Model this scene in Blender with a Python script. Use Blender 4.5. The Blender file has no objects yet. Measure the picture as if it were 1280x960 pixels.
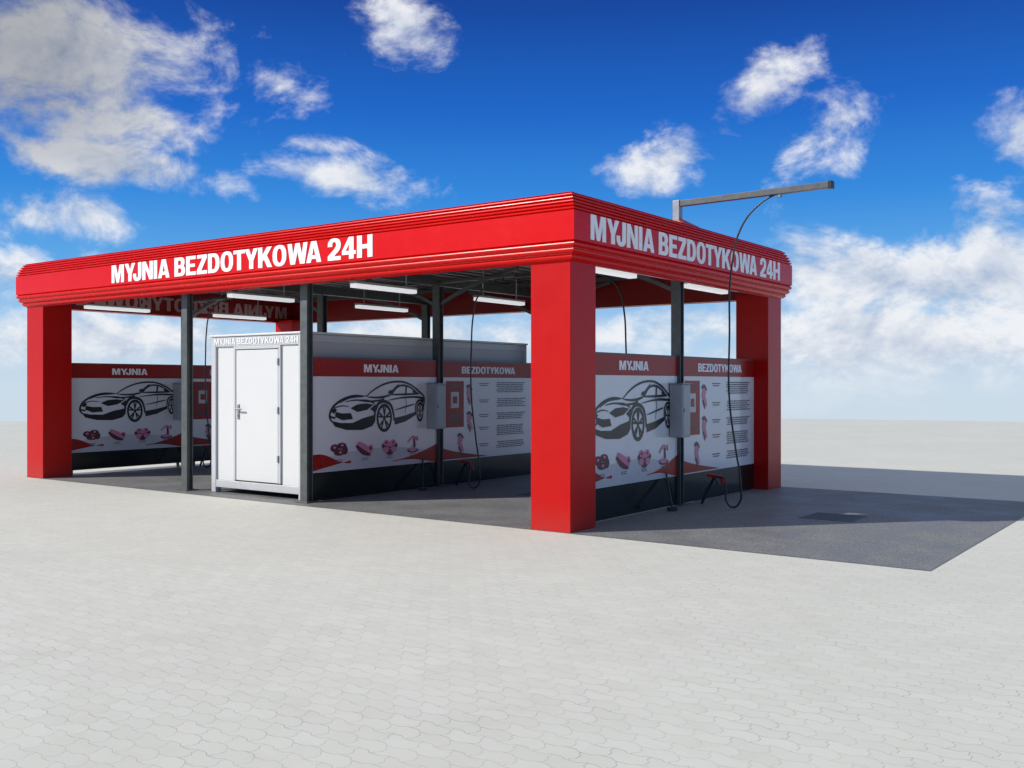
import bpy, bmesh, math, random
from mathutils import Vector, Matrix
random.seed(4)
S = bpy.context.scene
S.view_settings.view_transform = 'Standard'
S.view_settings.look = 'None'
S.view_settings.exposure = 0
S.view_settings.gamma = 1

# ------------------------------------------------------------ node helpers
class NT:
    def __init__(s, nt): s.nt = nt
    def n(s, t, **k):
        nd = s.nt.nodes.new(t)
        for a, b in k.items(): setattr(nd, a, b)
        return nd
    def put(s, sock, v):
        if isinstance(v, bpy.types.NodeSocket): s.nt.links.new(v, sock)
        else: sock.default_value = v
    def m(s, op, a, b=None, c=None, clamp=False):
        nd = s.n('ShaderNodeMath', operation=op, use_clamp=clamp)
        s.put(nd.inputs[0], a)
        if b is not None: s.put(nd.inputs[1], b)
        if c is not None: s.put(nd.inputs[2], c)
        return nd.outputs[0]
    def v(s, op, a, b=None, out=0):
        nd = s.n('ShaderNodeVectorMath', operation=op)
        s.put(nd.inputs[0], a)
        if b is not None: s.put(nd.inputs[1], b)
        return nd.outputs[out]
    def mix(s, f, a, b, mode='MIX'):
        nd = s.n('ShaderNodeMix', data_type='RGBA', blend_type=mode)
        s.put(nd.inputs[0], f); s.put(nd.inputs[6], a); s.put(nd.inputs[7], b)
        return nd.outputs[2]
    def noise(s, vec, scale, detail=4, rough=.55, dist=0.0):
        nd = s.n('ShaderNodeTexNoise')
        s.put(nd.inputs['Vector'], vec)
        nd.inputs['Scale'].default_value = scale
        nd.inputs['Detail'].default_value = detail
        nd.inputs['Roughness'].default_value = rough
        nd.inputs['Distortion'].default_value = dist
        return nd.outputs['Fac']
    def ss(s, x, a, b, c=0., d=1., kind='SMOOTHSTEP'):
        nd = s.n('ShaderNodeMapRange', interpolation_type=kind)
        s.put(nd.inputs[0], x)
        for i, q in enumerate((a, b, c, d)): s.put(nd.inputs[i+1], q)
        return nd.outputs[0]
def c4(c): return (c[0], c[1], c[2], 1)

def mat(name, col, rough=.5, metal=0., var=.12, vscale=3., bump=0., bscale=60., coat=0., emit=0., dirt=0., spec=.5):
    M = bpy.data.materials.new(name); M.use_nodes = True
    t = NT(M.node_tree); b = M.node_tree.nodes['Principled BSDF']
    tc = t.n('ShaderNodeTexCoord').outputs['Object']
    n1 = t.noise(tc, vscale, 3, .6)
    lo = tuple(x*(1-var) for x in col); hi = tuple(min(1, x*(1+var)) for x in col)
    c = t.mix(n1, c4(lo), c4(hi))
    if dirt:
        g = t.n('ShaderNodeNewGeometry').outputs['Position']
        sp = t.n('ShaderNodeSeparateXYZ'); t.put(sp.inputs[0], g)
        low = t.ss(sp.outputs[2], 0., .40, 1., 0.)
        f = t.m('MULTIPLY', t.m('MULTIPLY', low, t.noise(tc, 9., 4, .65)), dirt, clamp=True)
        c = t.mix(f, c, (.16, .145, .125, 1))
    t.put(b.inputs['Base Color'], c)
    r = t.m('MULTIPLY_ADD', n1, .14, rough-.07, clamp=True)
    t.put(b.inputs['Roughness'], r)
    b.inputs['Metallic'].default_value = metal
    b.inputs['Specular IOR Level'].default_value = spec
    b.inputs['Coat Weight'].default_value = coat
    b.inputs['Coat Roughness'].default_value = .08
    if emit:
        b.inputs['Emission Color'].default_value = c4(col); b.inputs['Emission Strength'].default_value = emit
    if bump:
        bp = t.n('ShaderNodeBump'); bp.inputs['Strength'].default_value = bump
        bp.inputs['Distance'].default_value = .004
        t.put(bp.inputs['Height'], t.noise(tc, bscale, 3, .6)); t.put(b.inputs['Normal'], bp.outputs[0])
    return M

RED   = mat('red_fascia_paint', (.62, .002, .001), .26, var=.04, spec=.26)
REDC  = mat('red_column_paint', (.47, .002, .001), .32, var=.08, bump=.12, bscale=25, dirt=.2, spec=.22)
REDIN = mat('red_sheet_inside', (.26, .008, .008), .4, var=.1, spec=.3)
REDB  = mat('banner_red', (.32, .010, .006), .3, var=.05, spec=.3)
REDT  = mat('pale_ghost_letters', (.50, .30, .30), .45)
WHT   = mat('white_lettering', (.88, .88, .88), .4, var=.02)
BAN   = mat('banner_white', (.72, .72, .73), .14, var=.03, vscale=1.2)
BLK   = mat('banner_black_print', (.014, .014, .015), .3)
INK   = mat('banner_grey_text', (.10, .10, .11), .4)
PINK  = mat('banner_pink_print', (.62, .20, .32), .35)
MAR   = mat('banner_maroon_print', (.10, .015, .03), .35)
PALE  = mat('banner_pale_grey_print', (.52, .52, .55), .3)
DARK  = mat('dark_glass_panel', (.010, .015, .014), .14)
STEEL = mat('galvanised_post_steel', (.10, .11, .11), .45, metal=.5, var=.4, vscale=9, bump=.1, dirt=.4)
STEELL= mat('brushed_boom_steel', (.30, .31, .32), .35, metal=.7, var=.15, vscale=8)
STEELD= mat('dark_boom_steel', (.12, .12, .12), .35, metal=.6, var=.15, vscale=8)
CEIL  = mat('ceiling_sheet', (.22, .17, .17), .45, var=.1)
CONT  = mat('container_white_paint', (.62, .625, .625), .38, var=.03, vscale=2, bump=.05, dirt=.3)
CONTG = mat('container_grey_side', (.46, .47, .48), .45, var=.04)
TRIM  = mat('container_frame_paint', (.50, .51, .53), .35, var=.04, dirt=.4)
GTXT  = mat('container_silver_letters', (.74, .74, .76), .3, var=.02)
GASK  = mat('door_gasket', (.10, .10, .11), .5)
BOX   = mat('control_box_grey', (.34, .36, .38), .4, metal=.2, var=.06)
RUB   = mat('black_rubber', (.015, .015, .016), .35)
GUNR  = mat('gun_red_plastic', (.5, .012, .012), .35)
LAMP  = mat('lamp_diffuser', (.88, .90, .93), .4, var=.01, emit=.6)
LAMPB = mat('lamp_housing', (.4, .41, .42), .4)
IRON  = mat('cast_iron', (.11, .11, .11), .55, metal=.5, var=.3, vscale=12)

# ------------------------------------------------------------ mesh helpers
def link(o, parent=None):
    S.collection.objects.link(o)
    if parent: o.parent = parent
    return o
def empty(name, loc=(0, 0, 0)):
    e = bpy.data.objects.new(name, None); e.empty_display_size = .3
    S.collection.objects.link(e); return e
class MB:
    def __init__(s): s.v = []; s.f = []
    def box(s, x0, x1, y0, y1, z0, z1):
        b = len(s.v)
        s.v += [(x, y, z) for z in (z0, z1) for (x, y) in ((x0, y0), (x1, y0), (x1, y1), (x0, y1))]
        s.f += [tuple(b+i for i in q) for q in ((3, 2, 1, 0), (4, 5, 6, 7), (0, 1, 5, 4), (1, 2, 6, 5), (2, 3, 7, 6), (3, 0, 4, 7))]
        return s
    def beam(s, a, b2, w, h):
        a = Vector(a); b2 = Vector(b2); d = (b2-a).normalized()
        up = Vector((0, 0, 1)) if abs(d.z) < .95 else Vector((0, 1, 0))
        r = d.cross(up).normalized(); u = r.cross(d)
        b = len(s.v)
        for p in (a, b2):
            for (i, j) in ((-1, -1), (1, -1), (1, 1), (-1, 1)):
                s.v.append(tuple(p + r*(i*w/2) + u*(j*h/2)))
        s.f += [tuple(b+i for i in q) for q in ((3, 2, 1, 0), (4, 5, 6, 7), (0, 1, 5, 4), (1, 2, 6, 5), (2, 3, 7, 6), (3, 0, 4, 7))]
        return s
    def poly(s, pts):
        b = len(s.v); s.v += [tuple(p) for p in pts]; s.f.append(tuple(range(b, b+len(pts)))); return s
    def obj(s, name, m, parent=None, bevel=0., seg=2):
        me = bpy.data.meshes.new(name); me.from_pydata(s.v, [], s.f); me.materials.append(m)
        if bevel:
            bm = bmesh.new(); bm.from_mesh(me); bmesh.ops.recalc_face_normals(bm, faces=bm.faces)
            bm.to_mesh(me); bm.free()
        o = link(bpy.data.objects.new(name, me), parent)
        if bevel:
            md = o.modifiers.new('bevel', 'BEVEL'); md.width = bevel; md.segments = seg; md.limit_method = 'ANGLE'
        return o

# ------------------------------------------------------------ heavy grotesque capitals drawn as outlines
def arc(cx, cy, rx, ry, a0, a1, n=10, p=.85):
    out = []
    for i in range(n+1):
        a = math.radians(a0+(a1-a0)*i/n); c, s_ = math.cos(a), math.sin(a)
        out.append((cx+rx*math.copysign(abs(c)**p, c), cy+ry*math.copysign(abs(s_)**p, s_)))
    return out
G = {
 'I': (.21, [[(0, 0), (.21, 0), (.21, 1), (0, 1)]]),
 'H': (.66, [[(0, 0), (.21, 0), (.21, .4), (.45, .4), (.45, 0), (.66, 0), (.66, 1), (.45, 1), (.45, .59), (.21, .59), (.21, 1), (0, 1)]]),
 'E': (.56, [[(0, 0), (.56, 0), (.56, .18), (.21, .18), (.21, .42), (.51, .42), (.51, .59), (.21, .59), (.21, .82), (.55, .82), (.55, 1), (0, 1)]]),
 'T': (.60, [[(.195, 0), (.405, 0), (.405, .82), (.6, .82), (.6, 1), (0, 1), (0, .82), (.195, .82)]]),
 'N': (.66, [[(0, 0), (.2, 0), (.2, .6), (.45, 0), (.66, 0), (.66, 1), (.46, 1), (.46, .4), (.21, 1), (0, 1)]]),
 'M': (.82, [[(0, 0), (.19, 0), (.19, .66), (.33, 0), (.49, 0), (.63, .66), (.63, 0), (.82, 0), (.82, 1), (.54, 1), (.41, .4), (.28, 1), (0, 1)]]),
 'W': (.96, [[(.14, 0), (.36, 0), (.48, .6), (.60, 0), (.82, 0), (.96, 1), (.76, 1), (.69, .42), (.58, 1), (.38, 1), (.27, .42), (.20, 1), (0, 1)]]),
 'Y': (.68, [[(.235, 0), (.445, 0), (.445, .4), (.68, 1), (.46, 1), (.34, .62), (.22, 1), (0, 1), (.235, .4)]]),
 'A': (.70, [[(0, 0), (.21, 0), (.245, .17), (.455, .17), (.49, 0), (.70, 0), (.47, 1), (.23, 1)], [(.28, .34), (.42, .34), (.35, .74)]]),
 'Z': (.58, [[(0, 0), (.58, 0), (.58, .18), (.25, .18), (.57, .83), (.57, 1), (.02, 1), (.02, .82), (.32, .82), (0, .18)]]),
 'K': (.70, [[(0, 0), (.21, 0), (.21, .28), (.29, .41), (.47, 0), (.71, 0), (.44, .58), (.69, 1), (.45, 1), (.21, .6), (.21, 1), (0, 1)]]),
 '4': (.60, [[(.31, 0), (.51, 0), (.51, .2), (.6, .2), (.6, .37), (.51, .37), (.51, 1), (.3, 1), (0, .38), (0, .2), (.31, .2)], [(.16, .37), (.31, .37), (.31, .68)]]),
 'D': (.64, [[(0, 0)]+arc(.29, .5, .35, .5, -90, 90, 14)+[(0, 1)], [(.21, .18)]+arc(.28, .5, .145, .32, -90, 90, 12)+[(.21, .82)]]),
 'O': (.68, [arc(.34, .5, .34, .52, 0, 342, 19), arc(.34, .5, .13, .35, 0, 340, 17)]),
 'B': (.63, [[(0, 0)]+arc(.37, .285, .26, .285, -90, 50, 10)+arc(.345, .735, .255, .265, -42, 90, 10)+[(0, 1)],
             [(.21, .17)]+arc(.33, .295, .09, .125, -90, 90, 8)+[(.21, .42)], [(.21, .59)]+arc(.31, .71, .085, .12, -90, 90, 8)+[(.21, .83)]]),
 'J': (.54, [[(.33, 1), (.54, 1)]+arc(.27, .32, .27, .34, 0, -180, 12)+[(0, .4), (.2, .4)]+arc(.265, .31, .065, .15, -180, 0, 8)]),
 '2': (.58, [[(0, 0), (.58, 0), (.58, .18), (.27, .18), (.46, .38)]+arc(.29, .69, .29, .33, -28, 180, 12)+[(0, .64), (.2, .64)]+arc(.29, .71, .09, .14, 180, -20, 9)+[(.30, .52), (0, .2)]]),
}
KERN = {'YJ': -.20, 'WA': -.12, 'TY': -.06, 'OT': -.04, 'YK': -.04, 'KO': -.03}
def text(name, body, m, parent, width, cap, loc, rot, ext=.004, gap=.06):
    cu = bpy.data.curves.new(name, 'CURVE'); cu.dimensions = '2D'; cu.fill_mode = 'BOTH'
    tot = 0; xs = []
    for i, ch in enumerate(body):
        if i and body[i-1:i+1] in KERN: tot += KERN[body[i-1:i+1]]
        xs.append(tot)
        tot += (.24 if ch == ' ' else G[ch][0]+gap)
    tot -= gap; sx = width/tot
    for x, ch in zip(xs, body):
        if ch == ' ': continue
        for lp in G[ch][1]:
            sp = cu.splines.new('POLY'); sp.points.add(len(lp)-1)
            for q, (a, b) in zip(sp.points, lp): q.co = ((x+a)*sx, b*cap, 0, 1)
            sp.use_cyclic_u = True
    cu.extrude = ext; cu.materials.append(m)
    o = link(bpy.data.objects.new(name, cu), parent)
    o.rotation_euler = rot; o.location = loc
    return o
def tube(name, pts, r, m, parent, res=8):
    cu = bpy.data.curves.new(name, 'CURVE'); cu.dimensions = '3D'; cu.bevel_depth = r; cu.bevel_resolution = 3
    cu.resolution_u = res; cu.use_fill_caps = True
    sp = cu.splines.new('BEZIER'); sp.bezier_points.add(len(pts)-1)
    for b, p in zip(sp.bezier_points, pts):
        b.co = p; b.handle_left_type = b.handle_right_type = 'AUTO'
    cu.materials.append(m)
    return link(bpy.data.objects.new(name, cu), parent)

# ------------------------------------------------------------ layout
W0, D0 = -12.22, 6.6       # left end, depth
CW = .57
camx, camy, camh, th = 6.46, -9.99, 1.76, math.radians(36.2)

def ground():
    M = bpy.data.materials.new('interlocking_pavers'); M.use_nodes = True
    t = NT(M.node_tree); b = M.node_tree.nodes['Principled BSDF']
    tc = t.n('ShaderNodeTexCoord').outputs['Object']
    sp = t.n('ShaderNodeSeparateXYZ'); t.put(sp.inputs[0], tc)
    x, y = sp.outputs[0], sp.outputs[1]
    # each rectangular block has slightly cranked sides so that it interlocks
    tx = t.ss(t.m('PINGPONG', t.m('ADD', y, 200.0), .06), .02, .04, 0, .022, 'LINEAR')
    ty = t.ss(t.m('PINGPONG', t.m('ADD', x, 200.0), .10), .035, .065, 0, .022, 'LINEAR')
    x2 = t.m('ADD', tx, x); y2 = t.m('ADD', ty, y)
    cv = t.n('ShaderNodeCombineXYZ'); t.put(cv.inputs[0], x2); t.put(cv.inputs[1], y2)
    br = t.n('ShaderNodeTexBrick'); t.put(br.inputs['Vector'], cv.outputs[0])
    br.inputs['Scale'].default_value = 1; br.inputs['Brick Width'].default_value = .20
    br.inputs['Row Height'].default_value = .12; br.inputs['Mortar Size'].default_value = .0024
    br.inputs['Mortar Smooth'].default_value = .5; br.inputs['Bias'].default_value = 0
    br.inputs['Color1'].default_value = (.61, .605, .55, 1); br.inputs['Color2'].default_value = (.65, .645, .59, 1)
    br.inputs['Mortar'].default_value = (.46, .46, .41, 1)
    big = t.noise(tc, .35, 4, .6); fine = t.noise(tc, 70., 3, .7); mid = t.noise(tc, 3.0, 4, .6)
    c = t.mix(t.ss(big, .3, .7, 0, .22), br.outputs['Color'], (.46, .455, .41, 1))
    c = t.mix(t.ss(mid, .45, .8, 0, .25), c, (.45, .445, .38, 1))
    c = t.mix(t.m('MULTIPLY', fine, .22), c, (.45, .45, .41, 1))
    mo = t.m('MULTIPLY', br.outputs['Fac'], t.ss(t.noise(tc, 5., 3, .6), .52, .62, 0, .6))
    c = t.mix(mo, c, (.50, .51, .20, 1))
    dk = t.m('MULTIPLY', br.outputs['Fac'], t.ss(t.noise(tc, 2.1, 4, .7), .45, .65, 0, .7))
    c = t.mix(dk, c, (.22, .22, .21, 1))
    t.put(b.inputs['Base Color'], c); b.inputs['Roughness'].default_value = .8
    bp = t.n('ShaderNodeBump'); bp.inputs['Strength'].default_value = .4; bp.inputs['Distance'].default_value = .005
    hgt = t.m('SUBTRACT', t.m('MULTIPLY', fine, .3), br.outputs['Fac'])
    t.put(bp.inputs['Height'], hgt); t.put(b.inputs['Normal'], bp.outputs[0])
    mb = MB(); N = 96; R = 53.
    mb.poly([(camx+R*math.cos(2*math.pi*i/N), camy+R*math.sin(2*math.pi*i/N), 0) for i in range(N)])
    mb.obj('ground', M)
ground()

def padmat():
    M = bpy.data.materials.new('washed_asphalt'); M.use_nodes = True
    t = NT(M.node_tree); b = M.node_tree.nodes['Principled BSDF']
    tc = t.n('ShaderNodeTexCoord').outputs['Object']
    f = t.noise(tc, 45., 4, .75); g = t.noise(tc, 1.1, 4, .6); h = t.noise(tc, 9, 3, .6)
    c = t.mix(t.ss(f, .35, .65), (.095, .098, .10, 1), (.27, .27, .265, 1))
    c = t.mix(t.ss(g, .35, .7, 0, .45), c, (.11, .115, .12, 1))
    c = t.mix(t.ss(h, .5, .8, 0, .3), c, (.26, .255, .24, 1))
    t.put(b.inputs['Base Color'], c)
    t.put(b.inputs['Roughness'], t.ss(g, .3, .7, .75, .45))
    bp = t.n('ShaderNodeBump'); bp.inputs['Strength'].default_value = .4; bp.inputs['Distance'].default_value = .005
    t.put(bp.inputs['Height'], f); t.put(b.inputs['Normal'], bp.outputs[0])
    return M
MB().poly([(W0-.02, -.02, .005), (4.03, -.02, .005), (4.03, D0+.08, .005), (W0-.02, D0+.08, .005)]).obj('wash_bay_floor', padmat())

# ------------------------------------------------------------ canopy
can = empty('car_wash_canopy')
for (nm, x0, y0) in (('column_1', -CW, 0), ('column_2', W0, 0), ('column_3', -CW, D0-CW), ('column_4', W0, D0-CW)):
    MB().box(x0, x0+CW, y0, y0+CW, 0, 3.26).obj(nm, REDC, can, .006)
def env(z):      # outline of the bowed fascia
    k = (z-3.20)/(4.03-3.20)
    if k < .28: return .02+.12*math.sin(k/.28*math.pi/2)
    if k > .68: return .03+.11*math.cos((k-.68)/.32*math.pi/2)
    return .14
prof = [(-.10, 3.215), (.0, 3.20)]
def flutes(z0, z1, n, dep):
    for i in range(n):
        a = z0+(z1-z0)*i/n; h = (z1-z0)/n
        for j in range(9):
            u = j/8
            z = a+h*(.05+.90*u)
            prof.append((env(z)-dep+dep*math.sin(math.pi*u)**.6, z))
flutes(3.205, 3.43, 3, .028)
prof += [(.139, 3.44), (.140, 3.55), (.140, 3.70), (.139, 3.783)]
flutes(3.79, 4.015, 5, .034)
prof += [(.02, 4.022), (-.12, 4.026)]
mb = MB()
for (o, z) in prof:
    mb.v += [(W0-o, -o, z), (o, -o, z), (o, D0+o, z), (W0-o, D0+o, z)]
for i in range(len(prof)-1):
    for k in range(4):
        a = i*4+k; b = i*4+(k+1) % 4
        mb.f.append((a, b, b+4, a+4))
fa = mb.obj('fascia', RED, can, 0)
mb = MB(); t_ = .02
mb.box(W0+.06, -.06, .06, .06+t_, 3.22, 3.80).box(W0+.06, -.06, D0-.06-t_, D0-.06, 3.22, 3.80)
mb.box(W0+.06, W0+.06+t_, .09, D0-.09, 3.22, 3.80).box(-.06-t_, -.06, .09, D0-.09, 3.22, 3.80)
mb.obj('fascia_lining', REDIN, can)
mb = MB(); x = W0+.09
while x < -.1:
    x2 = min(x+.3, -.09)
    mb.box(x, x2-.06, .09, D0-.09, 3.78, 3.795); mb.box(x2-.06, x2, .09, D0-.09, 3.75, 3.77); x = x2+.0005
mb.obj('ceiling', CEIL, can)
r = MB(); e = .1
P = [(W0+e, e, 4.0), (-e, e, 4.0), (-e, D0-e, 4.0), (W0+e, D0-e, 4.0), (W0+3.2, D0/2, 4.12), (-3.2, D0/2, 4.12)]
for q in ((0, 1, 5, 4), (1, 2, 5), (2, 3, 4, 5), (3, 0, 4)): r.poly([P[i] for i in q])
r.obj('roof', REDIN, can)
WX = [-.28, -4.85, -7.72, W0+.30]
mb = MB()
for wx in WX:
    inner = wx in (WX[1], WX[2])
    tp = 3.44 if inner else 3.66
    for y in ((.30, 3.3, 6.28) if inner else (3.3,)):
        mb.box(wx-.075, wx+.075, y-.06, y-.045, .0, tp); mb.box(wx-.075, wx+.075, y+.045, y+.06, .0, tp)
        mb.box(wx-.03, wx+.03, y-.044, y+.044, .0, tp-.001)
        mb.box(wx-.14, wx+.14, y-.12, y+.12, .006, .022)
mb.obj('steel_posts', STEEL, can, .003, 1)
mb = MB()
for wx in (WX[1], WX[2]):
    mb.box(wx-.05, wx+.05, .1, D0-.1, 3.45, 3.60)
for y in (.42, 3.3, 6.16):
    mb.box(W0+.12, -.12, y-.04, y+.04, 3.665, 3.745)
for y in (1.85, 4.75):
    mb.box(W0+.12, -.12, y-.03, y+.03, 3.68, 3.74)
for wx, dirs in ((WX[0], (-1,)), (WX[1], (1, -1)), (WX[2], (-1,)), (WX[3], (1,))):
    for y in (3.3, 6.28 if wx in (WX[1], WX[2]) else 3.32):
        for d in dirs:
            pts = [(wx+d*.08, 3.14), (wx+d*.35, 3.26), (wx+d*.75, 3.41), (wx+d*1.25, 3.56), (wx+d*1.7, 3.65)]
            for a, b in zip(pts, pts[1:]):
                mb.beam((a[0], y, a[1]), (b[0], y, b[1]), .05, .06)
mb.obj('roof_beams', STEEL, can)
lm = MB(); lh = MB()
for lx in (-.42, -4.45, -7.35, W0+.55):
    for ly in (1.55, 4.55):
        lh.box(lx-.07, lx+.07, ly-.70, ly+.70, 3.275, 3.31)
        lm.box(lx-.065, lx+.065, ly-.69, ly+.69, 3.215, 3.274)
        for q in (-.5, .5): lh.box(lx-.01, lx+.01, ly+q-.01, ly+q+.01, 3.31, 3.76)
lh.obj('lamp_housings', LAMPB, can, .004, 1); lm.obj('fluorescent_tubes', LAMP, can, .01, 2)
T = 'MYJNIA BEZDOTYKOWA 24H'
h90 = math.pi/2
text('lettering_front', T, WHT, can, 6.12, .30, (-9.19, -.143, 3.475), (h90, 0, 0))
text('lettering_side', T, WHT, can, 5.95, .30, (.143, .22, 3.475), (h90, 0, h90))
text('lettering_far_side', T, WHT, can, 5.95, .30, (W0-.143, 6.38, 3.475), (h90, 0, -h90))
text('lettering_back', T, WHT, can, 6.12, .30, (-3.07, D0+.143, 3.475), (h90, 0, 2*h90))
text('lettering_showing_through', T, REDT, can, 5.95, .28, (W0+.084, 6.30, 3.31), (h90, 0, -h90), .001)

# ------------------------------------------------------------ banner art
def ribbon(mb, P, pts, w0, w1=None):
    w1 = w0 if w1 is None else w1
    q = []
    n = len(pts)
    for i in range(n-1):
        p0 = pts[max(i-1, 0)]; p1 = pts[i]; p2 = pts[i+1]; p3 = pts[min(i+2, n-1)]
        for k in range(5):
            t = k/5
            q.append(tuple(.5*((2*p1[j])+(-p0[j]+p2[j])*t+(2*p0[j]-5*p1[j]+4*p2[j]-p3[j])*t*t+(-p0[j]+3*p1[j]-3*p2[j]+p3[j])*t**3) for j in (0, 1)))
    q.append(pts[-1])
    L = []; R = []
    for i, p in enumerate(q):
        a = q[max(i-1, 0)]; b = q[min(i+1, len(q)-1)]
        dx, dy = b[0]-a[0], b[1]-a[1]; l = math.hypot(dx, dy) or 1
        t = i/(len(q)-1); w = (w0+(w1-w0)*t)*(.35+.65*math.sin(math.pi*min(max(t, .02), .98))**.5)/2
        L.append((p[0]-dy/l*w, p[1]+dx/l*w)); R.append((p[0]+dy/l*w, p[1]-dx/l*w))
    for i in range(len(q)-1):
        mb.poly([P(*L[i]), P(*R[i]), P(*R[i+1]), P(*L[i+1])])
def ell(cx, cy, rx, ry, n=24, a0=0, a1=2*math.pi):
    return [(cx+rx*math.cos(a0+(a1-a0)*i/n), cy+ry*math.sin(a0+(a1-a0)*i/n)) for i in range(n+(0 if abs(a1-a0) > 6.28 else 1))]
def ring(mb, P, cx, cy, rx, ry, k):
    o = ell(cx, cy, rx, ry); i_ = ell(cx, cy, rx*k, ry*k)
    for a in range(len(o)):
        b = (a+1) % len(o); mb.poly([P(*o[a]), P(*o[b]), P(*i_[b]), P(*i_[a])])
def car(mb, P):
    lay = [0]
    def Q(x, y):
        v = P(x, y); return (v[0]+lay[0]*.00004, v[1], v[2])
    def R(pts, a, b=None):
        lay[0] += 1; ribbon(mb, Q, pts, a*1.25, None if b is None else b*1.25)
    def F(pts):
        lay[0] += 1; mb.poly([Q(*p) for p in pts])
    R([(.36, .232), (.44, .278), (.54, .316), (.65, .335), (.77, .332), (.87, .300), (.935, .262), (.985, .232), (.998, .20), (.992, .15)], .013, .012)
    R([(.36, .232), (.24, .238), (.13, .215), (.045, .172), (.008, .13), (.0, .09), (.022, .060)], .010, .018)
    R([(.37, .228), (.46, .222), (.54, .226), (.615, .240)], .010, .016)
    R([(.61, .238), (.655, .282), (.71, .320)], .016, .008)
    R([(.635, .246), (.675, .286), (.73, .308), (.80, .304), (.865, .280), (.925, .245)], .012)
    R([(.625, .242), (.75, .242), (.85, .244), (.935, .246)], .013)
    F([(.780, .306), (.798, .304), (.792, .246), (.776, .246)])
    F([(.865, .278), (.925, .247), (.872, .246), (.858, .262)])
    R([(.59, .200), (.72, .216), (.86, .222), (.985, .215)], .006, .018)
    R([(.775, .236), (.79, .18), (.775, .10)], .005)
    R([(.15, .196), (.26, .206), (.38, .196), (.48, .20), (.55, .214)], .008, .013)
    R([(.09, .185), (.19, .222), (.33, .232)], .006, .012)
    R([(.45, .178), (.38, .200), (.29, .206)], .010)
    R([(.04, .155), (.12, .168), (.19, .160)], .008, .005)
    F([(.20, .150), (.27, .176), (.36, .182), (.435, .172), (.37, .136), (.27, .122)])
    F([(.012, .130), (.045, .158), (.070, .140), (.04, .114)])
    F([(.055, .128), (.12, .116), (.205, .116), (.225, .074), (.12, .068), (.05, .095)])
    F([(.012, .068), (.10, .050), (.22, .046), (.33, .078), (.455, .100), (.452, .050), (.42, .018), (.32, -.006), (.16, .0), (.05, .026)])
    F([(.40, .140), (.45, .172), (.482, .155), (.455, .110)])
    R([(.0, .10), (.03, .088), (.055, .088)], .012)
    R([(.445, .06), (.455, .14), (.50, .186), (.56, .192), (.62, .162), (.650, .09), (.650, .05)], .022, .016)
    F([(.657, .070), (.76, .084), (.90, .112), (.90, .088), (.78, .040), (.66, .020)])
    R([(.893, .11), (.901, .17), (.94, .198), (.977, .176), (.990, .12)], .014, .012)
    R([(.66, .128), (.76, .146), (.88, .168)], .006, .012)
    F([(.585, .250), (.60, .272), (.635, .276), (.650, .262), (.62, .247)])
    F([(.950, .222), (.988, .220), (.992, .180), (.965, .192)])
    for (cx, cy, rx, ry) in ((.548, .074, .083, .104), (.944, .110, .040, .075)):
        lay[0] += 1; ring(mb, Q, cx, cy, rx, ry, .76)
        F(ell(cx, cy, rx*.16, ry*.16, 12))
        for k in range(5):
            a = .3+k*2*math.pi/5
            for da in (-.18, .18):
                lay[0] += 1
                ribbon(mb, Q, [(cx+rx*.12*math.cos(a), cy+ry*.12*math.sin(a)), (cx+rx*.78*math.cos(a+da), cy+ry*.78*math.sin(a+da))], .009*rx/.076, .016*rx/.076)

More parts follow.
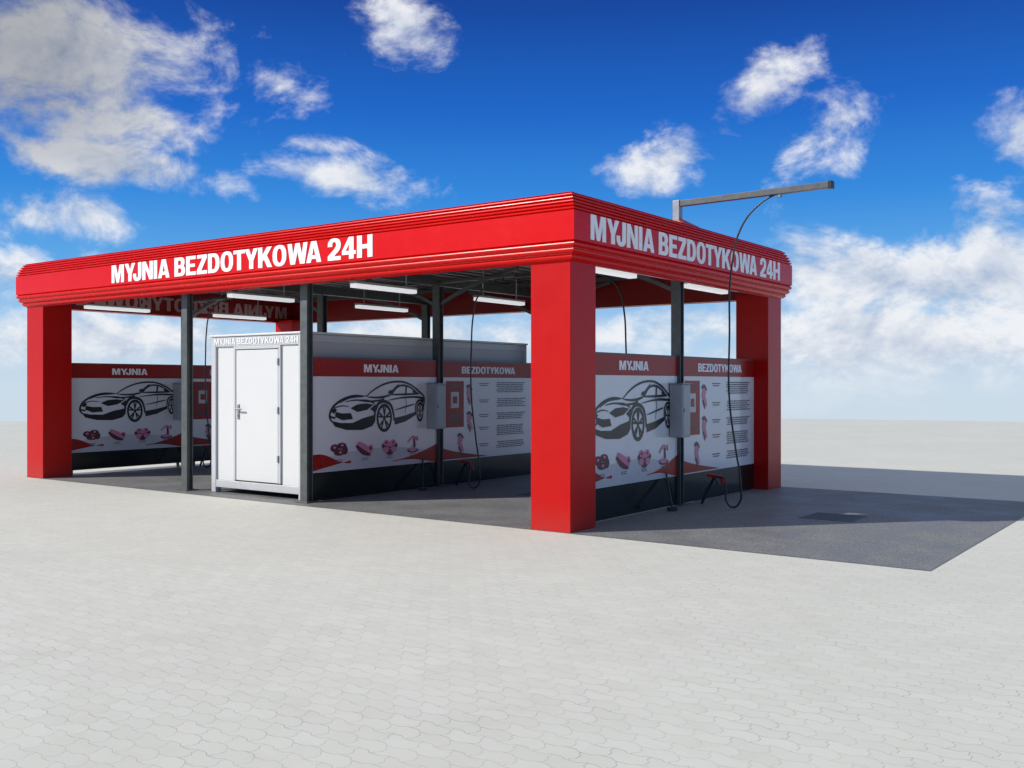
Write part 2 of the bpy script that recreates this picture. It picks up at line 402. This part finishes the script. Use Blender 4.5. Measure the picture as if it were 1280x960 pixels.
def wall(wx):
    root = empty('partition_wall')
    inner = wx == WX[1]
    y0 = .385 if inner else CW+.004
    y1 = 6.19 if inner else D0-CW-.004
    mid = 3.3
    panels = ((y0, mid-.07), (mid+.07, y1))
    bd = MB(); dk = MB(); rd = MB(); fr = MB()
    xf = wx+.03
    zb = .09 if wx == WX[3] else .012
    for (a, b) in panels:
        bd.box(wx-.0, xf, a, b, .43, 2.15)
        rd.box(xf+.0005, xf+.004, a+.001, b-.001, 1.875, 2.149)
        rd.box(wx-.004, wx-.0005, a+.001, b-.001, 1.875, 2.149)
        dk.box(wx+.004, xf-.004, a, b, zb, .4295)
        fr.box(wx-.006, xf+.006, a, b, 2.1505, 2.168)
        if zb > .05: fr.box(wx+.0, xf, a+.1, a+.16, .005, zb-.0005); fr.box(wx+.0, xf, b-.16, b-.1, .005, zb-.0005)
    bd.obj('banner_panels', BAN, root); rd.obj('banner_header', REDB, root)
    dk.obj('lower_panels', DARK, root); fr.obj('edge_rails', STEEL, root)
    (a, b), (c, d) = panels
    w = b-a
    text('header_myjnia', 'MYJNIA', WHT, root, .80, .125, (xf+.0055, a+w/2-.34, 1.945), (h90, 0, h90), .001)
    text('header_bezdotykowa', 'BEZDOTYKOWA', WHT, root, 1.60, .125, (xf+.0055, c+.54, 1.945), (h90, 0, h90), .001)
    L = lambda k: (lambda u, v: (xf+.0015*k, u, v))
    pal = MB(); red = MB(); blk = MB(); pnk = MB(); mar = MB(); ink = MB()
    base = .436
    def seg(u0, u1, f0, f1, mbx, lay, n=24):
        P = L(lay)
        for i in range(n):
            s0 = u0+(u1-u0)*i/n; s1 = u0+(u1-u0)*(i+1)/n
            mbx.poly([P(s0, f0((s0-u0)/(u1-u0))), P(s1, f0((s1-u0)/(u1-u0))), P(s1, f1((s1-u0)/(u1-u0))), P(s0, f1((s0-u0)/(u1-u0)))])
    seg(a+.05, b-.02, lambda t: base, lambda t: .60+.14*math.sin(math.pi*t)**.8, pal, 1)
    seg(a+.005, a+.80, lambda t: base+.02+.12*t, lambda t: .70-.13*t-.03*t*t+.03*math.sin(6*t), red, 2)
    seg(a+1.75, b-.005, lambda t: .50+.03*math.sin(4*t)-.05*t, lambda t: .515+.22*t**1.6, red, 2)
    seg(c+.005, c+1.3, lambda t: base+.01, lambda t: .66-.21*t**.7, red, 2)
    sc = 2.18; u0 = a+.30 if not inner else a+.35
    P = L(3)
    car(blk, lambda x, y: P(u0+x*sc, 1.05+y*sc*1.02))
    for k in range(4):
        cx = a+.55+k*.56; cy = .76
        Pm = L(4); lay = [0]
        def E_(mbx, cx_, cy_, rx, ry):
            lay[0] += 1; mbx.poly([(Pm(*p)[0]+lay[0]*.0003, p[0], p[1]) for p in ell(cx_, cy_, rx, ry, 14)])
        def R_(mbx, pts, w0, w1):
            lay[0] += 1; kk = lay[0]; ribbon(mbx, lambda x, y: (Pm(x, y)[0]+kk*.0003, x, y), pts, w0, w1)
        if k == 0:
            for (dx, dy, rx, ry) in ((-.1, .02, .09, .06), (.05, .05, .1, .05), (.0, -.05, .12, .05), (.12, -.02, .06, .07)): E_(mar, cx+dx, cy+dy, rx, ry)
            for (dx, dy) in ((-.1, .03), (.06, .06), (.02, -.05)): E_(pnk, cx+dx, cy+dy, .03, .02)
        elif k == 1:
            R_(mar, [(cx-.2, cy+.04), (cx-.05, cy-.07), (cx+.12, cy-.11)], .07, .09)
            R_(pnk, [(cx-.17, cy+.08), (cx, cy), (cx+.15, cy-.08)], .09, .09)
            E_(pnk, cx+.12, cy-.02, .06, .06); E_(mar, cx+.12, cy-.02, .03, .03)
        elif k == 2:
            for (dx, dy) in ((-.1, -.0), (.1, 0), (0, -.1)): E_(mar, cx+dx, cy+dy, .09, .05)
            for (dx, dy) in ((-.08, .05), (.08, .05), (-.09, -.06), (.09, -.06), (0, .02)): E_(pnk, cx+dx, cy+dy, .065, .05)
            for (dx, dy) in ((-.08, .05), (.08, .05), (0, -.03)): E_(mar, cx+dx, cy+dy, .022, .018)
        else:
            R_(mar, [(cx+.02, cy+.14), (cx+.04, cy-.02), (cx+.0, cy-.1)], .05, .06)
            R_(pnk, [(cx-.13, cy+.03), (cx, cy+.12), (cx+.12, cy+.07), (cx+.10, cy+.14)], .05, .04)
            E_(mar, cx, cy-.1, .14, .045); E_(pnk, cx, cy-.085, .11, .035)
        for q in range(2):
            ink.poly([Pm(cx-.08, cy-.17-q*.025), Pm(cx+.07, cy-.17-q*.025), Pm(cx+.07, cy-.16-q*.025), Pm(cx-.08, cy-.16-q*.025)])
    P2 = L(2); P3 = L(3); P4 = L(4)
    def rect(mbx, Pq, x0, x1, z0, z1): mbx.poly([Pq(x0, z0), Pq(x1, z0), Pq(x1, z1), Pq(x0, z1)])
    rect(red, P2, c+.10, c+.60, 1.00, 1.81)
    rect(pal, P3, c+.24, c+.46, 1.34, 1.62); rect(red, P4, c+.29, c+.41, 1.42, 1.54)
    for z in (1.08, 1.18, 1.70): rect(mar, P3, c+.18, c+.53, z, z+.05)
    for (cx, cz) in ((c+.75, 1.64), (c+.76, 1.16), (c+.50, .78)):
        pnk.poly([P3(*p) for p in ell(cx, cz, .07, .06, 14)])
        ribbon(pnk, L(3.3), [(cx-.06, cz-.02), (cx+.02, cz-.12), (cx+.08, cz-.22)], .12, .06)
        ribbon(mar, P4, [(cx-.08, cz+.06), (cx+.0, cz+.09), (cx+.09, cz+.02)], .06, .04)
        ribbon(mar, L(4.3), [(cx-.05, cz-.12), (cx+.0, cz-.2), (cx+.02, cz-.26)], .05, .03)
    rnd = random.Random(7)
    z = 1.79
    for para in range(5):
        for ln in range(2):
            rect(ink, P3, c+1.03+.03*ln, c+1.33-.04*ln, z-.03-ln*.035, z-.014-ln*.035)
        nl = (6, 5, 4, 6, 4)[para]
        for ln in range(nl):
            x = c+1.55+rnd.random()*.06; xe = c+2.48-rnd.random()*.12
            while x < xe:
                wd = .03+rnd.random()*.08
                rect(ink, P3, x, min(x+wd, xe), z-.014-ln*.034, z+.004-ln*.034); x += wd+.014
        z -= .034*nl+.095
    for (mbx, nm, mm) in ((pal, 'print_pale', PALE), (red, 'print_red', REDB), (blk, 'car_drawing', BLK), (pnk, 'print_pink', PINK), (mar, 'print_maroon', MAR), (ink, 'print_text', INK)):
        mbx.obj(nm, mm, root)
for wx in (WX[0], WX[1], WX[3]): wall(wx)

# ------------------------------------------------------------ equipment container
co = empty('equipment_container')
X0, X1, Y0, Y1, ZT = -7.22, -5.03, .40, 6.20, 2.52
fr = MB()
fw = .11
for (x, y) in ((X0, Y0), (X1-fw, Y0), (X0, Y1-fw), (X1-fw, Y1-fw)):
    fr.box(x, x+fw, y, y+fw, .006, ZT)
fr.box(X0+fw, X1-fw, Y0+.004, Y0+fw, 2.36, ZT-.003); fr.box(X0+fw, X1-fw, Y0+.004, Y0+fw, .09, .21)
fr.box(X0+fw, X1-fw, Y1-fw, Y1-.004, 2.36, ZT-.003); fr.box(X0+fw, X1-fw, Y1-fw, Y1-.004, .09, .21)
fr.box(X0+.004, X0+fw, Y0+fw, Y1-fw, 2.40, ZT-.003); fr.box(X0+.004, X0+fw, Y0+fw, Y1-fw, .09, .21)
fr.box(X1-fw, X1-.004, Y0+fw, Y1-fw, 2.40, ZT-.003); fr.box(X1-fw, X1-.004, Y0+fw, Y1-fw, .09, .21)
fr.obj('frame', TRIM, co, .008)
MB().box(X0-.02, X1+.02, Y0-.02, Y1+.02, ZT+.001, ZT+.035).obj('roof_cap', CONT, co, .01)
DX0, DX1, DZ0, DZ1 = -6.62, -5.60, .225, 2.31
b = MB()
yb = Y0+.035
b.box(X0+fw, DX0-.05, yb, yb+.05, .21, 2.36).box(DX1+.05, X1-fw, yb, yb+.05, .21, 2.36).box(DX0-.05, DX1+.05, yb, yb+.05, DZ1+.05, 2.36)
b.obj('front_wall', CONT, co, .004)
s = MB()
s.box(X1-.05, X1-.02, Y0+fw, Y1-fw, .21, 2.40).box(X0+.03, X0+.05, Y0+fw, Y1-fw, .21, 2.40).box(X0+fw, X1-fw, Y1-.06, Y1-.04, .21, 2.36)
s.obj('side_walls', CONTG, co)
jm = MB()
jm.box(DX0-.05, DX0, Y0+.005, yb+.05, DZ0-.0, DZ1+.05).box(DX1, DX1+.05, Y0+.005, yb+.05, DZ0, DZ1+.05).box(DX0, DX1, Y0+.005, yb+.05, DZ1, DZ1+.05)
jm.obj('door_frame', TRIM, co, .006)
MB().box(DX0, DX1, yb+.03, yb+.05, DZ0-.01, DZ1).obj('door_gasket', GASK, co)
MB().box(DX0+.014, DX1-.014, Y0+.012, yb+.029, DZ0+.004, DZ1-.014).obj('door', CONT, co, .006)
hd = MB(); hx = DX0+.075
hd.box(hx-.025, hx+.025, Y0+.0, Y0+.012, 1.20, 1.44)
hd.beam((hx, Y0+.0, 1.36), (hx, Y0-.055, 1.36), .022, .022); hd.beam((hx-.008, Y0-.052, 1.36), (hx+.14, Y0-.052, 1.36), .02, .024)
hd.obj('door_handle', STEELL, co, .004)
MB().box(hx-.009, hx+.009, Y0-.006, Y0+.001, 1.24, 1.275).obj('lock_cylinder', GASK, co, .002)
hg = MB()
for z in (.55, 1.3, 2.05): hg.box(DX1-.012, DX1+.018, Y0-.014, Y0+.0045, z, z+.11)
hg.obj('door_hinges', STEELL, co, .004)
text('lettering', T, GTXT, co, 2.0, .10, (X0+.08, Y0-.002, 2.39), (h90, 0, 0), .001)

# ------------------------------------------------------------ booms and hoses
def boom(wx, d, top, L, name='hose_boom'):
    root = empty(name)
    m = MB()
    if top > 4:
        MB().box(wx-.055, wx+.055, 3.3-.055, 3.3+.055, 3.90, top+.03).obj('mast', STEELL, root, .006)
        m.beam((wx+.056, 3.3, top-.02), (wx+d*L, 3.3, top), .085, .085)
        MB().box(wx+d*L-.002, wx+d*L+.05, 3.3-.052, 3.3+.052, top-.055, top+.05).obj('end_cap', RUB, root, .006)
        ph = MB()
        ph.poly([(wx-.5, 3.0, 4.02), (wx+.28, 3.0, 4.02), (wx+.05, 3.3, 4.17), (wx-.1, 3.3, 4.17)])
        ph.poly([(wx+.28, 3.0, 4.02), (wx+.28, 3.6, 4.02), (wx+.05, 3.3, 4.17)])
        ph.poly([(wx+.28, 3.6, 4.02), (wx-.5, 3.6, 4.02), (wx-.1, 3.3, 4.17), (wx+.05, 3.3, 4.17)])
        ph.obj('flashing', REDIN, root)
    else:
        m.beam((wx+d*.08, 3.21, top), (wx+d*L, 3.21, top+.02), .05, .05)
    m.obj('arm', STEELD, root, .006)
    zt = top-.05
    o = lambda x: wx+d*(x+.28)
    yy = 3.3 if top > 4 else 3.21
    if top > 4:
        pts = [(1.27, zt+.03), (1.18, zt-.0), (.98, zt-.10), (.72, zt-.38), (.57, zt-.9)]
        tube('nozzle', [(o(1.27), yy, zt+.05), (o(1.27), yy, zt-.04)], .03, STEELL, root)
    else:
        pts = [(1.20, zt+.03), (1.05, zt+.01), (.85, zt-.07), (.64, zt-.28), (.56, zt-.6)]
    pts += [(.53, 2.4), (.53, 1.54), (.62, .87), (.70, .34), (.68, .10), (.59, .03), (.50, .10), (.47, .25), (.40, .40), (.22, .43)]
    ys = [0]*(len(pts)-6)+[.0, -.02, -.03, .02, .12, .25]
    tube('hose', [(o(p[0]), yy+q, p[1]) for p, q in zip(pts, ys)], .0135, RUB, root, 10)
    lr = empty('spray_lance')
    bx = o(.0); by = yy+.30
    tube('lance_tube', [(bx-d*.03, by-.02, .012), (bx+d*.06, by, .22), (bx+d*.16, by+.0, .40)], .02, RUB, lr)
    g = MB()
    g.beam((bx+d*.05, by, .43), (bx+d*.30, by-.02, .41), .04, .05)
    g.beam((bx+d*.26, by, .40), (bx+d*.33, by, .29), .035, .045)
    g.obj('trigger_gun', GUNR, lr, .012)
    g = MB(); g.beam((bx+d*.18, by-.001, .38), (bx+d*.22, by-.001, .30), .02, .02); g.obj('trigger', RUB, lr, .004)
boom(WX[0], 1, 4.40, 2.23)
boom(WX[0], -1, 3.50, 1.7)
boom(WX[1], 1, 3.50, 1.7)
boom(WX[3], 1, 3.50, 1.7)
# foam brushes resting on the floor beside each wall
for wx in (WX[0], WX[1]):
    br = empty('foam_brush')
    tube('handle', [(wx+.30, 2.55, .06), (wx+.16, 2.72, .30), (wx+.05, 2.85, .50)], .014, RUB, br)
    m = MB(); m.beam((wx+.26, 2.49, .04), (wx+.34, 2.61, .04), .06, .05); m.obj('brush_head', RUB, br, .012)

# ------------------------------------------------------------ control boxes
for wx in (WX[0], WX[1], WX[3]):
    r_ = empty('control_box')
    xa, xb, ya, yb_ = wx+.045, wx+.25, 2.96, 3.215
    MB().box(xa, xb, ya, yb_, 1.0, 1.76).obj('cabinet', BOX, r_, .010)
    MB().box(xb+.001, xb+.008, ya+.02, yb_-.02, 1.03, 1.73).obj('cabinet_door', BOX, r_, .003)
    MB().box(xb+.0085, xb+.014, ya+.035, ya+.05, 1.36, 1.41).obj('latch', RUB, r_, .001)
    MB().box(xa-.005, xb+.015, ya-.015, yb_+.005, 1.761, 1.775).obj('rain_hood', STEELL, r_, .003)

# ------------------------------------------------------------ drains
for (dx, dy) in ((2.02, 3.25), (-2.6, 3.3), (-9.8, 3.3)):
    r_ = empty('drain_grate')
    m = MB(); s_ = .34
    m.box(dx-s_, dx+s_, dy-s_, dy-s_+.04, .0, .012).box(dx-s_, dx+s_, dy+s_-.04, dy+s_, .0, .012)
    m.box(dx-s_, dx-s_+.04, dy-s_+.041, dy+s_-.041, .0, .011).box(dx+s_-.04, dx+s_, dy-s_+.041, dy+s_-.041, .0, .011)
    m.obj('frame', IRON, r_, .002, 1)
    m = MB(); k = dx-s_+.055
    while k < dx+s_-.07: m.box(k, k+.026, dy-s_+.04, dy+s_-.04, .0, .0105); k += .042
    m.obj('bars', IRON, r_)
    MB().poly([(dx-s_+.04, dy-s_+.04, .0065), (dx+s_-.04, dy-s_+.04, .0065), (dx+s_-.04, dy+s_-.04, .0065), (dx-s_+.04, dy+s_-.04, .0065)]).obj('sump', RUB, r_)

# ------------------------------------------------------------ sun + sky
sd = Vector((1.05, 1.2, -1)).normalized()
su = bpy.data.lights.new('sun', 'SUN'); su.energy = 4.8; su.angle = math.radians(.6); su.color = (1, .955, .87)
so = link(bpy.data.objects.new('sun', su)); so.rotation_euler = sd.to_track_quat('-Z', 'Y').to_euler(); so.location = (-20, -20, 20)

w = bpy.data.worlds.new('sky'); S.world = w; w.use_nodes = True
try:
    w.cycles.sampling_method = 'MANUAL'; w.cycles.sample_map_resolution = 256
except Exception: pass
w.node_tree.nodes.clear(); t = NT(w.node_tree)
tc = t.n('ShaderNodeTexCoord').outputs['Generated']
dirn = t.v('NORMALIZE', tc)
rgt = (math.cos(th), math.sin(th), 0); fwd = (-math.sin(th), math.cos(th), 0)
rr_ = t.v('DOT_PRODUCT', dirn, rgt, 1); ff = t.v('DOT_PRODUCT', dirn, fwd, 1)
sp = t.n('ShaderNodeSeparateXYZ'); t.put(sp.inputs[0], dirn)
az = t.m('ARCTAN2', rr_, ff); el = t.m('ARCSINE', sp.outputs[2])
cb = t.n('ShaderNodeCombineXYZ'); t.put(cb.inputs[0], az); t.put(cb.inputs[1], el); p = cb.outputs[0]
def lin(c): return tuple(((q/255+.055)/1.055)**2.4 if q > 10 else q/255/12.92 for q in c)+(1,)
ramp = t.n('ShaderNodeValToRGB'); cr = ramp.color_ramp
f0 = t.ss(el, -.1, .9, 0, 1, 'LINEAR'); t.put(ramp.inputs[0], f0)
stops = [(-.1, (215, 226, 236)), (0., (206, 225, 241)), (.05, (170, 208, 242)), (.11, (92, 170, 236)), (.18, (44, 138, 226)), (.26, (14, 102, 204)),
         (.36, (3, 66, 160)), (.50, (44, 92, 160)), (.70, (158, 172, 192)), (.88, (175, 184, 198))]  # last stops: unseen sky overhead, brightness added to fill the shadows
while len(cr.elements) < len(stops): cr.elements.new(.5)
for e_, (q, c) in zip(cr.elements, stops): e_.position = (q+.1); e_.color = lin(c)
sky = t.n('ShaderNodeTexSky', sky_type='NISHITA'); sky.sun_disc = False
sky.sun_elevation = math.asin(-sd.z); sky.sun_rotation = math.atan2(-sd.x, -sd.y)
ns = t.v('MULTIPLY', sky.outputs[0], (.08, .08, .08))
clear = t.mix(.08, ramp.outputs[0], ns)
def A(x, y): return (math.atan((x-640)/1262), math.atan((480-y)/math.hypot(1262, x-640)))
blobs = [(50, 60, 240, 120, -10, 1.05), (190, 150, 95, 42, -15, .8), (140, 205, 170, 32, -6, .85), (60, 272, 115, 32, 5, .75), (20, 340, 80, 40, 0, .5),
         (495, 28, 70, 62, -15, .65), (352, 108, 54, 30, -10, .55), (388, 180, 45, 14, -4, .55), (415, 220, 125, 28, -6, .75),
         (850, 195, 105, 36, 14, .66), (950, 115, 85, 34, 42, .7), (1012, 188, 75, 46, 28, .62), (1285, 170, 40, 60, 0, .85), (1245, 268, 40, 30, 0, .45),
         (1130, 350, 190, 60, 0, 1.15), (1240, 350, 130, 90, 0, 1.25), (1100, 430, 260, 80, 0, 1.15), (1010, 350, 75, 60, 0, 1.0),
         (130, 425, 230, 45, 0, .85), (550, 420, 320, 40, 0, .6), (830, 410, 160, 40, 0, .75),
         (1600, 250, 200, 90, 0, .9), (-400, 200, 220, 100, 0, .9)]
cur = None
for (bx, by, rx, ry, rot, s_) in blobs:
    mp = t.n('ShaderNodeMapping', vector_type='TEXTURE')
    t.put(mp.inputs['Vector'], p)
    a_, e_ = A(bx, by)
    mp.inputs['Location'].default_value = (a_, e_, 0); mp.inputs['Rotation'].default_value = (0, 0, math.radians(rot))
    mp.inputs['Scale'].default_value = (rx/1262, ry/1262, 1)
    l = t.v('LENGTH', mp.outputs[0], None, 1)
    v_ = t.m('MULTIPLY_ADD', l, -s_, s_)
    cur = v_ if cur is None else t.m('MAXIMUM', cur, v_)
cur = t.m('MAXIMUM', cur, -.6)
def dens(vec, hi_=True):
    a1 = t.noise(vec, 11., 8 if hi_ else 5, .63, .3)
    return t.m('MULTIPLY', t.m('SUBTRACT', a1, .5), 3.0)
sq = t.v('MULTIPLY', p, (1, 1.45, 1))
n1 = dens(sq); n2 = dens(t.v('ADD', sq, (-.012, .028, 0)), False)
d = t.m('ADD', cur, n1)
cov = t.ss(d, -.04, .80)
lit = t.m('MULTIPLY_ADD', t.m('SUBTRACT', n1, n2), .85, .76, clamp=True)
thick = t.ss(d, .6, 1.8, 0, .30)
lit = t.m('SUBTRACT', lit, thick, clamp=True)
ccol = t.mix(lit, lin((142, 166, 202)), lin((244, 245, 247)))
gk = t.m('MULTIPLY', t.ss(az, -.22, -.46, 0, 1), t.ss(el, .13, .25, 0, 1))
ccol = t.mix(gk, ccol, t.mix(1.0, ccol, (.50, .50, .50, 1), 'MULTIPLY'))
cov = t.m('MULTIPLY', cov, .93)
cov = t.m('MULTIPLY', cov, t.ss(el, -.02, .04, .2, 1))
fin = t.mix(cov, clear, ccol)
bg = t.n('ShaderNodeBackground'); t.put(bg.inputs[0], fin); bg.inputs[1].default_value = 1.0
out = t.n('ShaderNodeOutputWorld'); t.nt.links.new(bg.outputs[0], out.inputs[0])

# ------------------------------------------------------------ camera
cam = bpy.data.cameras.new('camera'); cam.sensor_width = 36; cam.lens = 36*1262/1280; cam.clip_end = 2000; cam.clip_start = .05
c_ = link(bpy.data.objects.new('camera', cam)); c_.location = (camx, camy, camh); c_.rotation_euler = (h90, 0, th)
S.camera = c_
